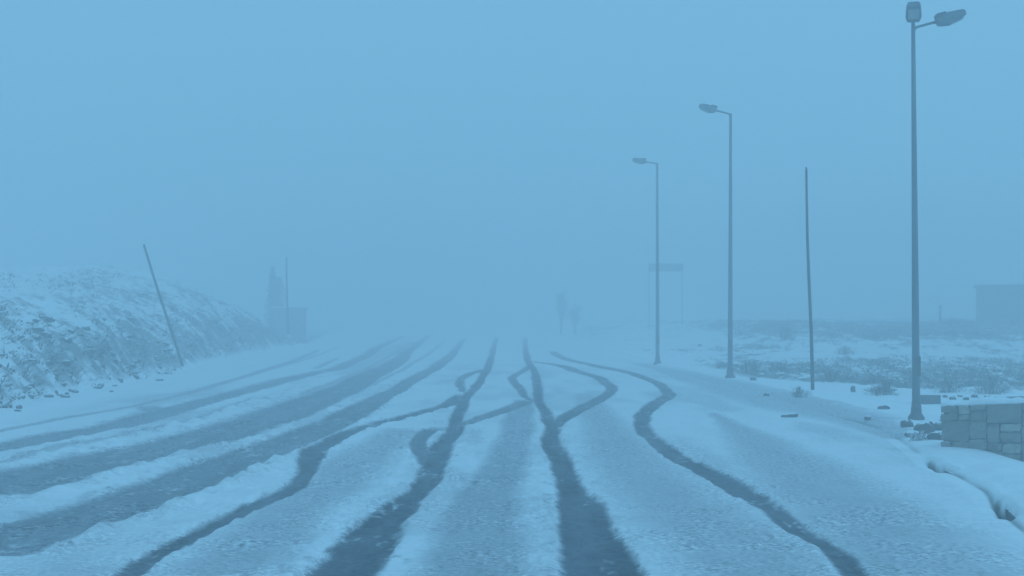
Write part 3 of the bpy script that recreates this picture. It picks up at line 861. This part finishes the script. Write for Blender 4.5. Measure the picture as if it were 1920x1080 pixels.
# ------------------------------------------------------------------ trees and bushes lost in the fog
def evergreen(px, ptop, dist, wpx, label, seed=1):
    x = (px - 960) / F * dist; zb = gz(x, dist); zt = HC - (ptop - VY) / F * dist; H = zt - zb; w = wpx / F * dist / 2
    root = empty("evergreen_tree", (x, dist, zb - .05)); rr = random.Random(seed)
    bm = bmesh.new(); tube(bm, [(0, 0, -.1), (.03, 0, H * .4), (-.02, .02, H * .8), (0, 0, H * .95)], [.13, .10, .05, .02], 8)
    for k in range(26):
        a = rr.uniform(0, 6.28); z0 = H * rr.uniform(.15, .85); L = w * (1.1 - z0 / H) * rr.uniform(.6, 1.1)
        tube(bm, [(0, 0, z0), (math.cos(a) * L, math.sin(a) * L, z0 + .25 * L)], [.03, .008], 4)
    from_bm("trunk", bm, M['bark'], root, smooth_shade=True)
    bm = bmesh.new()
    for k in range(2600):
        u = rr.uniform(.08, 1) ; a = rr.uniform(0, 6.28)
        rad = w * (1.05 - u) ** .75 * (.5 + .5 * math.sin(a * 3 + u * 9 + math.sin(u * 23))) * math.sqrt(rr.uniform(.1, 1)) + .04
        p = Vector((math.cos(a) * rad, math.sin(a) * rad, H * u + rr.gauss(0, .05)))
        e1 = Vector((rr.gauss(0, 1), rr.gauss(0, 1), rr.gauss(0, .5))).normalized() * .10
        e2 = Vector((rr.gauss(0, 1), rr.gauss(0, 1), rr.gauss(0, 1))).normalized() * .04
        bm.faces.new([bm.verts.new(p - e1), bm.verts.new(p + e2), bm.verts.new(p + e1), bm.verts.new(p - e2)])
    me = bpy.data.meshes.new("crown"); bm.to_mesh(me); bm.free()
    link("crown", me, M['needle'], root, None, None, False)
    return tag(root, label, "tree")

evergreen(511, 500, 91.0, 44, "faint narrow evergreen tree left of the hut", 3)
evergreen(524, 520, 93.5, 60, "shorter evergreen tree close behind the hut", 4)

def bare_tree(px, ptop, dist, wpx, label, seed):
    x = (px - 960) / F * dist; zb = gz(x, dist); H = HC - (ptop - VY) / F * dist - zb; w = wpx / F * dist / 2
    root = empty("bare_tree", (x, dist, zb - .05)); rr = random.Random(seed)
    bm = bmesh.new(); tube(bm, [(0, 0, -.1), (.02, 0, H * .35), (-.03, 0, H * .7)], [.11, .08, .04], 7)
    from_bm("trunk", bm, M['bark'], root, smooth_shade=True)
    bm = bmesh.new()
    def grow(p, d, L, th, n):
        q = p + d * L; tube(bm, [p, q], [th, th * .6], 4)
        if n:
            for _ in range(3):
                e = (d + Vector((rr.gauss(0, .5), rr.gauss(0, .5), rr.uniform(0, .5)))).normalized()
                grow(p.lerp(q, rr.uniform(.5, 1)), e, L * rr.uniform(.5, .8), th * .55, n - 1)
    for k in range(26):
        a = rr.uniform(0, 6.28)
        grow(Vector((0, 0, H * rr.uniform(.12, .7))), Vector((math.cos(a) * w / H * 2, math.sin(a) * w / H * 2, 1)).normalized(), H * .2, .04, 3)
    from_bm("crown", bm, M['bark'], root)
    return tag(root, label, "tree")

bare_tree(1052, 545, 104.0, 30, "very faint bare tree beyond the end of the tracks", 5)
bare_tree(1078, 566, 106.0, 34, "lower faint bare tree right of the very faint one", 8)
bush(1112, 621, 60, 14, "faint low bush at the far right of the road", seed=21, n=60, frost=.1)
bush(1475, 620, 46, 34, "faint bush on the rise behind the right stake", seed=22, n=80, frost=.1)
bush(1640, 624, 90, 20, "wide faint bush on the rise left of the nearest lamp", seed=23, n=110, frost=.15)
bush(1790, 622, 80, 20, "wide faint bush on the rise left of the flat roofed building", seed=24, n=110, frost=.15)

# ------------------------------------------------------------------ the fog
bm = bmesh.new(); box(bm, -330, 330, -30, 430, -3.0, 8.0)
hz = from_bm("haze", bm, None)
hm = bpy.data.materials.new("fog"); hm.use_nodes = True; ht = hm.node_tree; ht.nodes.clear()
ho = ht.nodes.new("ShaderNodeOutputMaterial"); pv = ht.nodes.new("ShaderNodeVolumePrincipled")
pv.inputs["Color"].default_value = (0.91, 0.935, 0.945, 1)
pv.inputs["Density"].default_value = 0.0252
pv.inputs["Anisotropy"].default_value = 0.2
ht.links.new(pv.outputs[0], ho.inputs["Volume"])
hz.data.materials.append(hm)
tag(hz, "pale blue snow fog filling the air", "fog", None, "stuff")
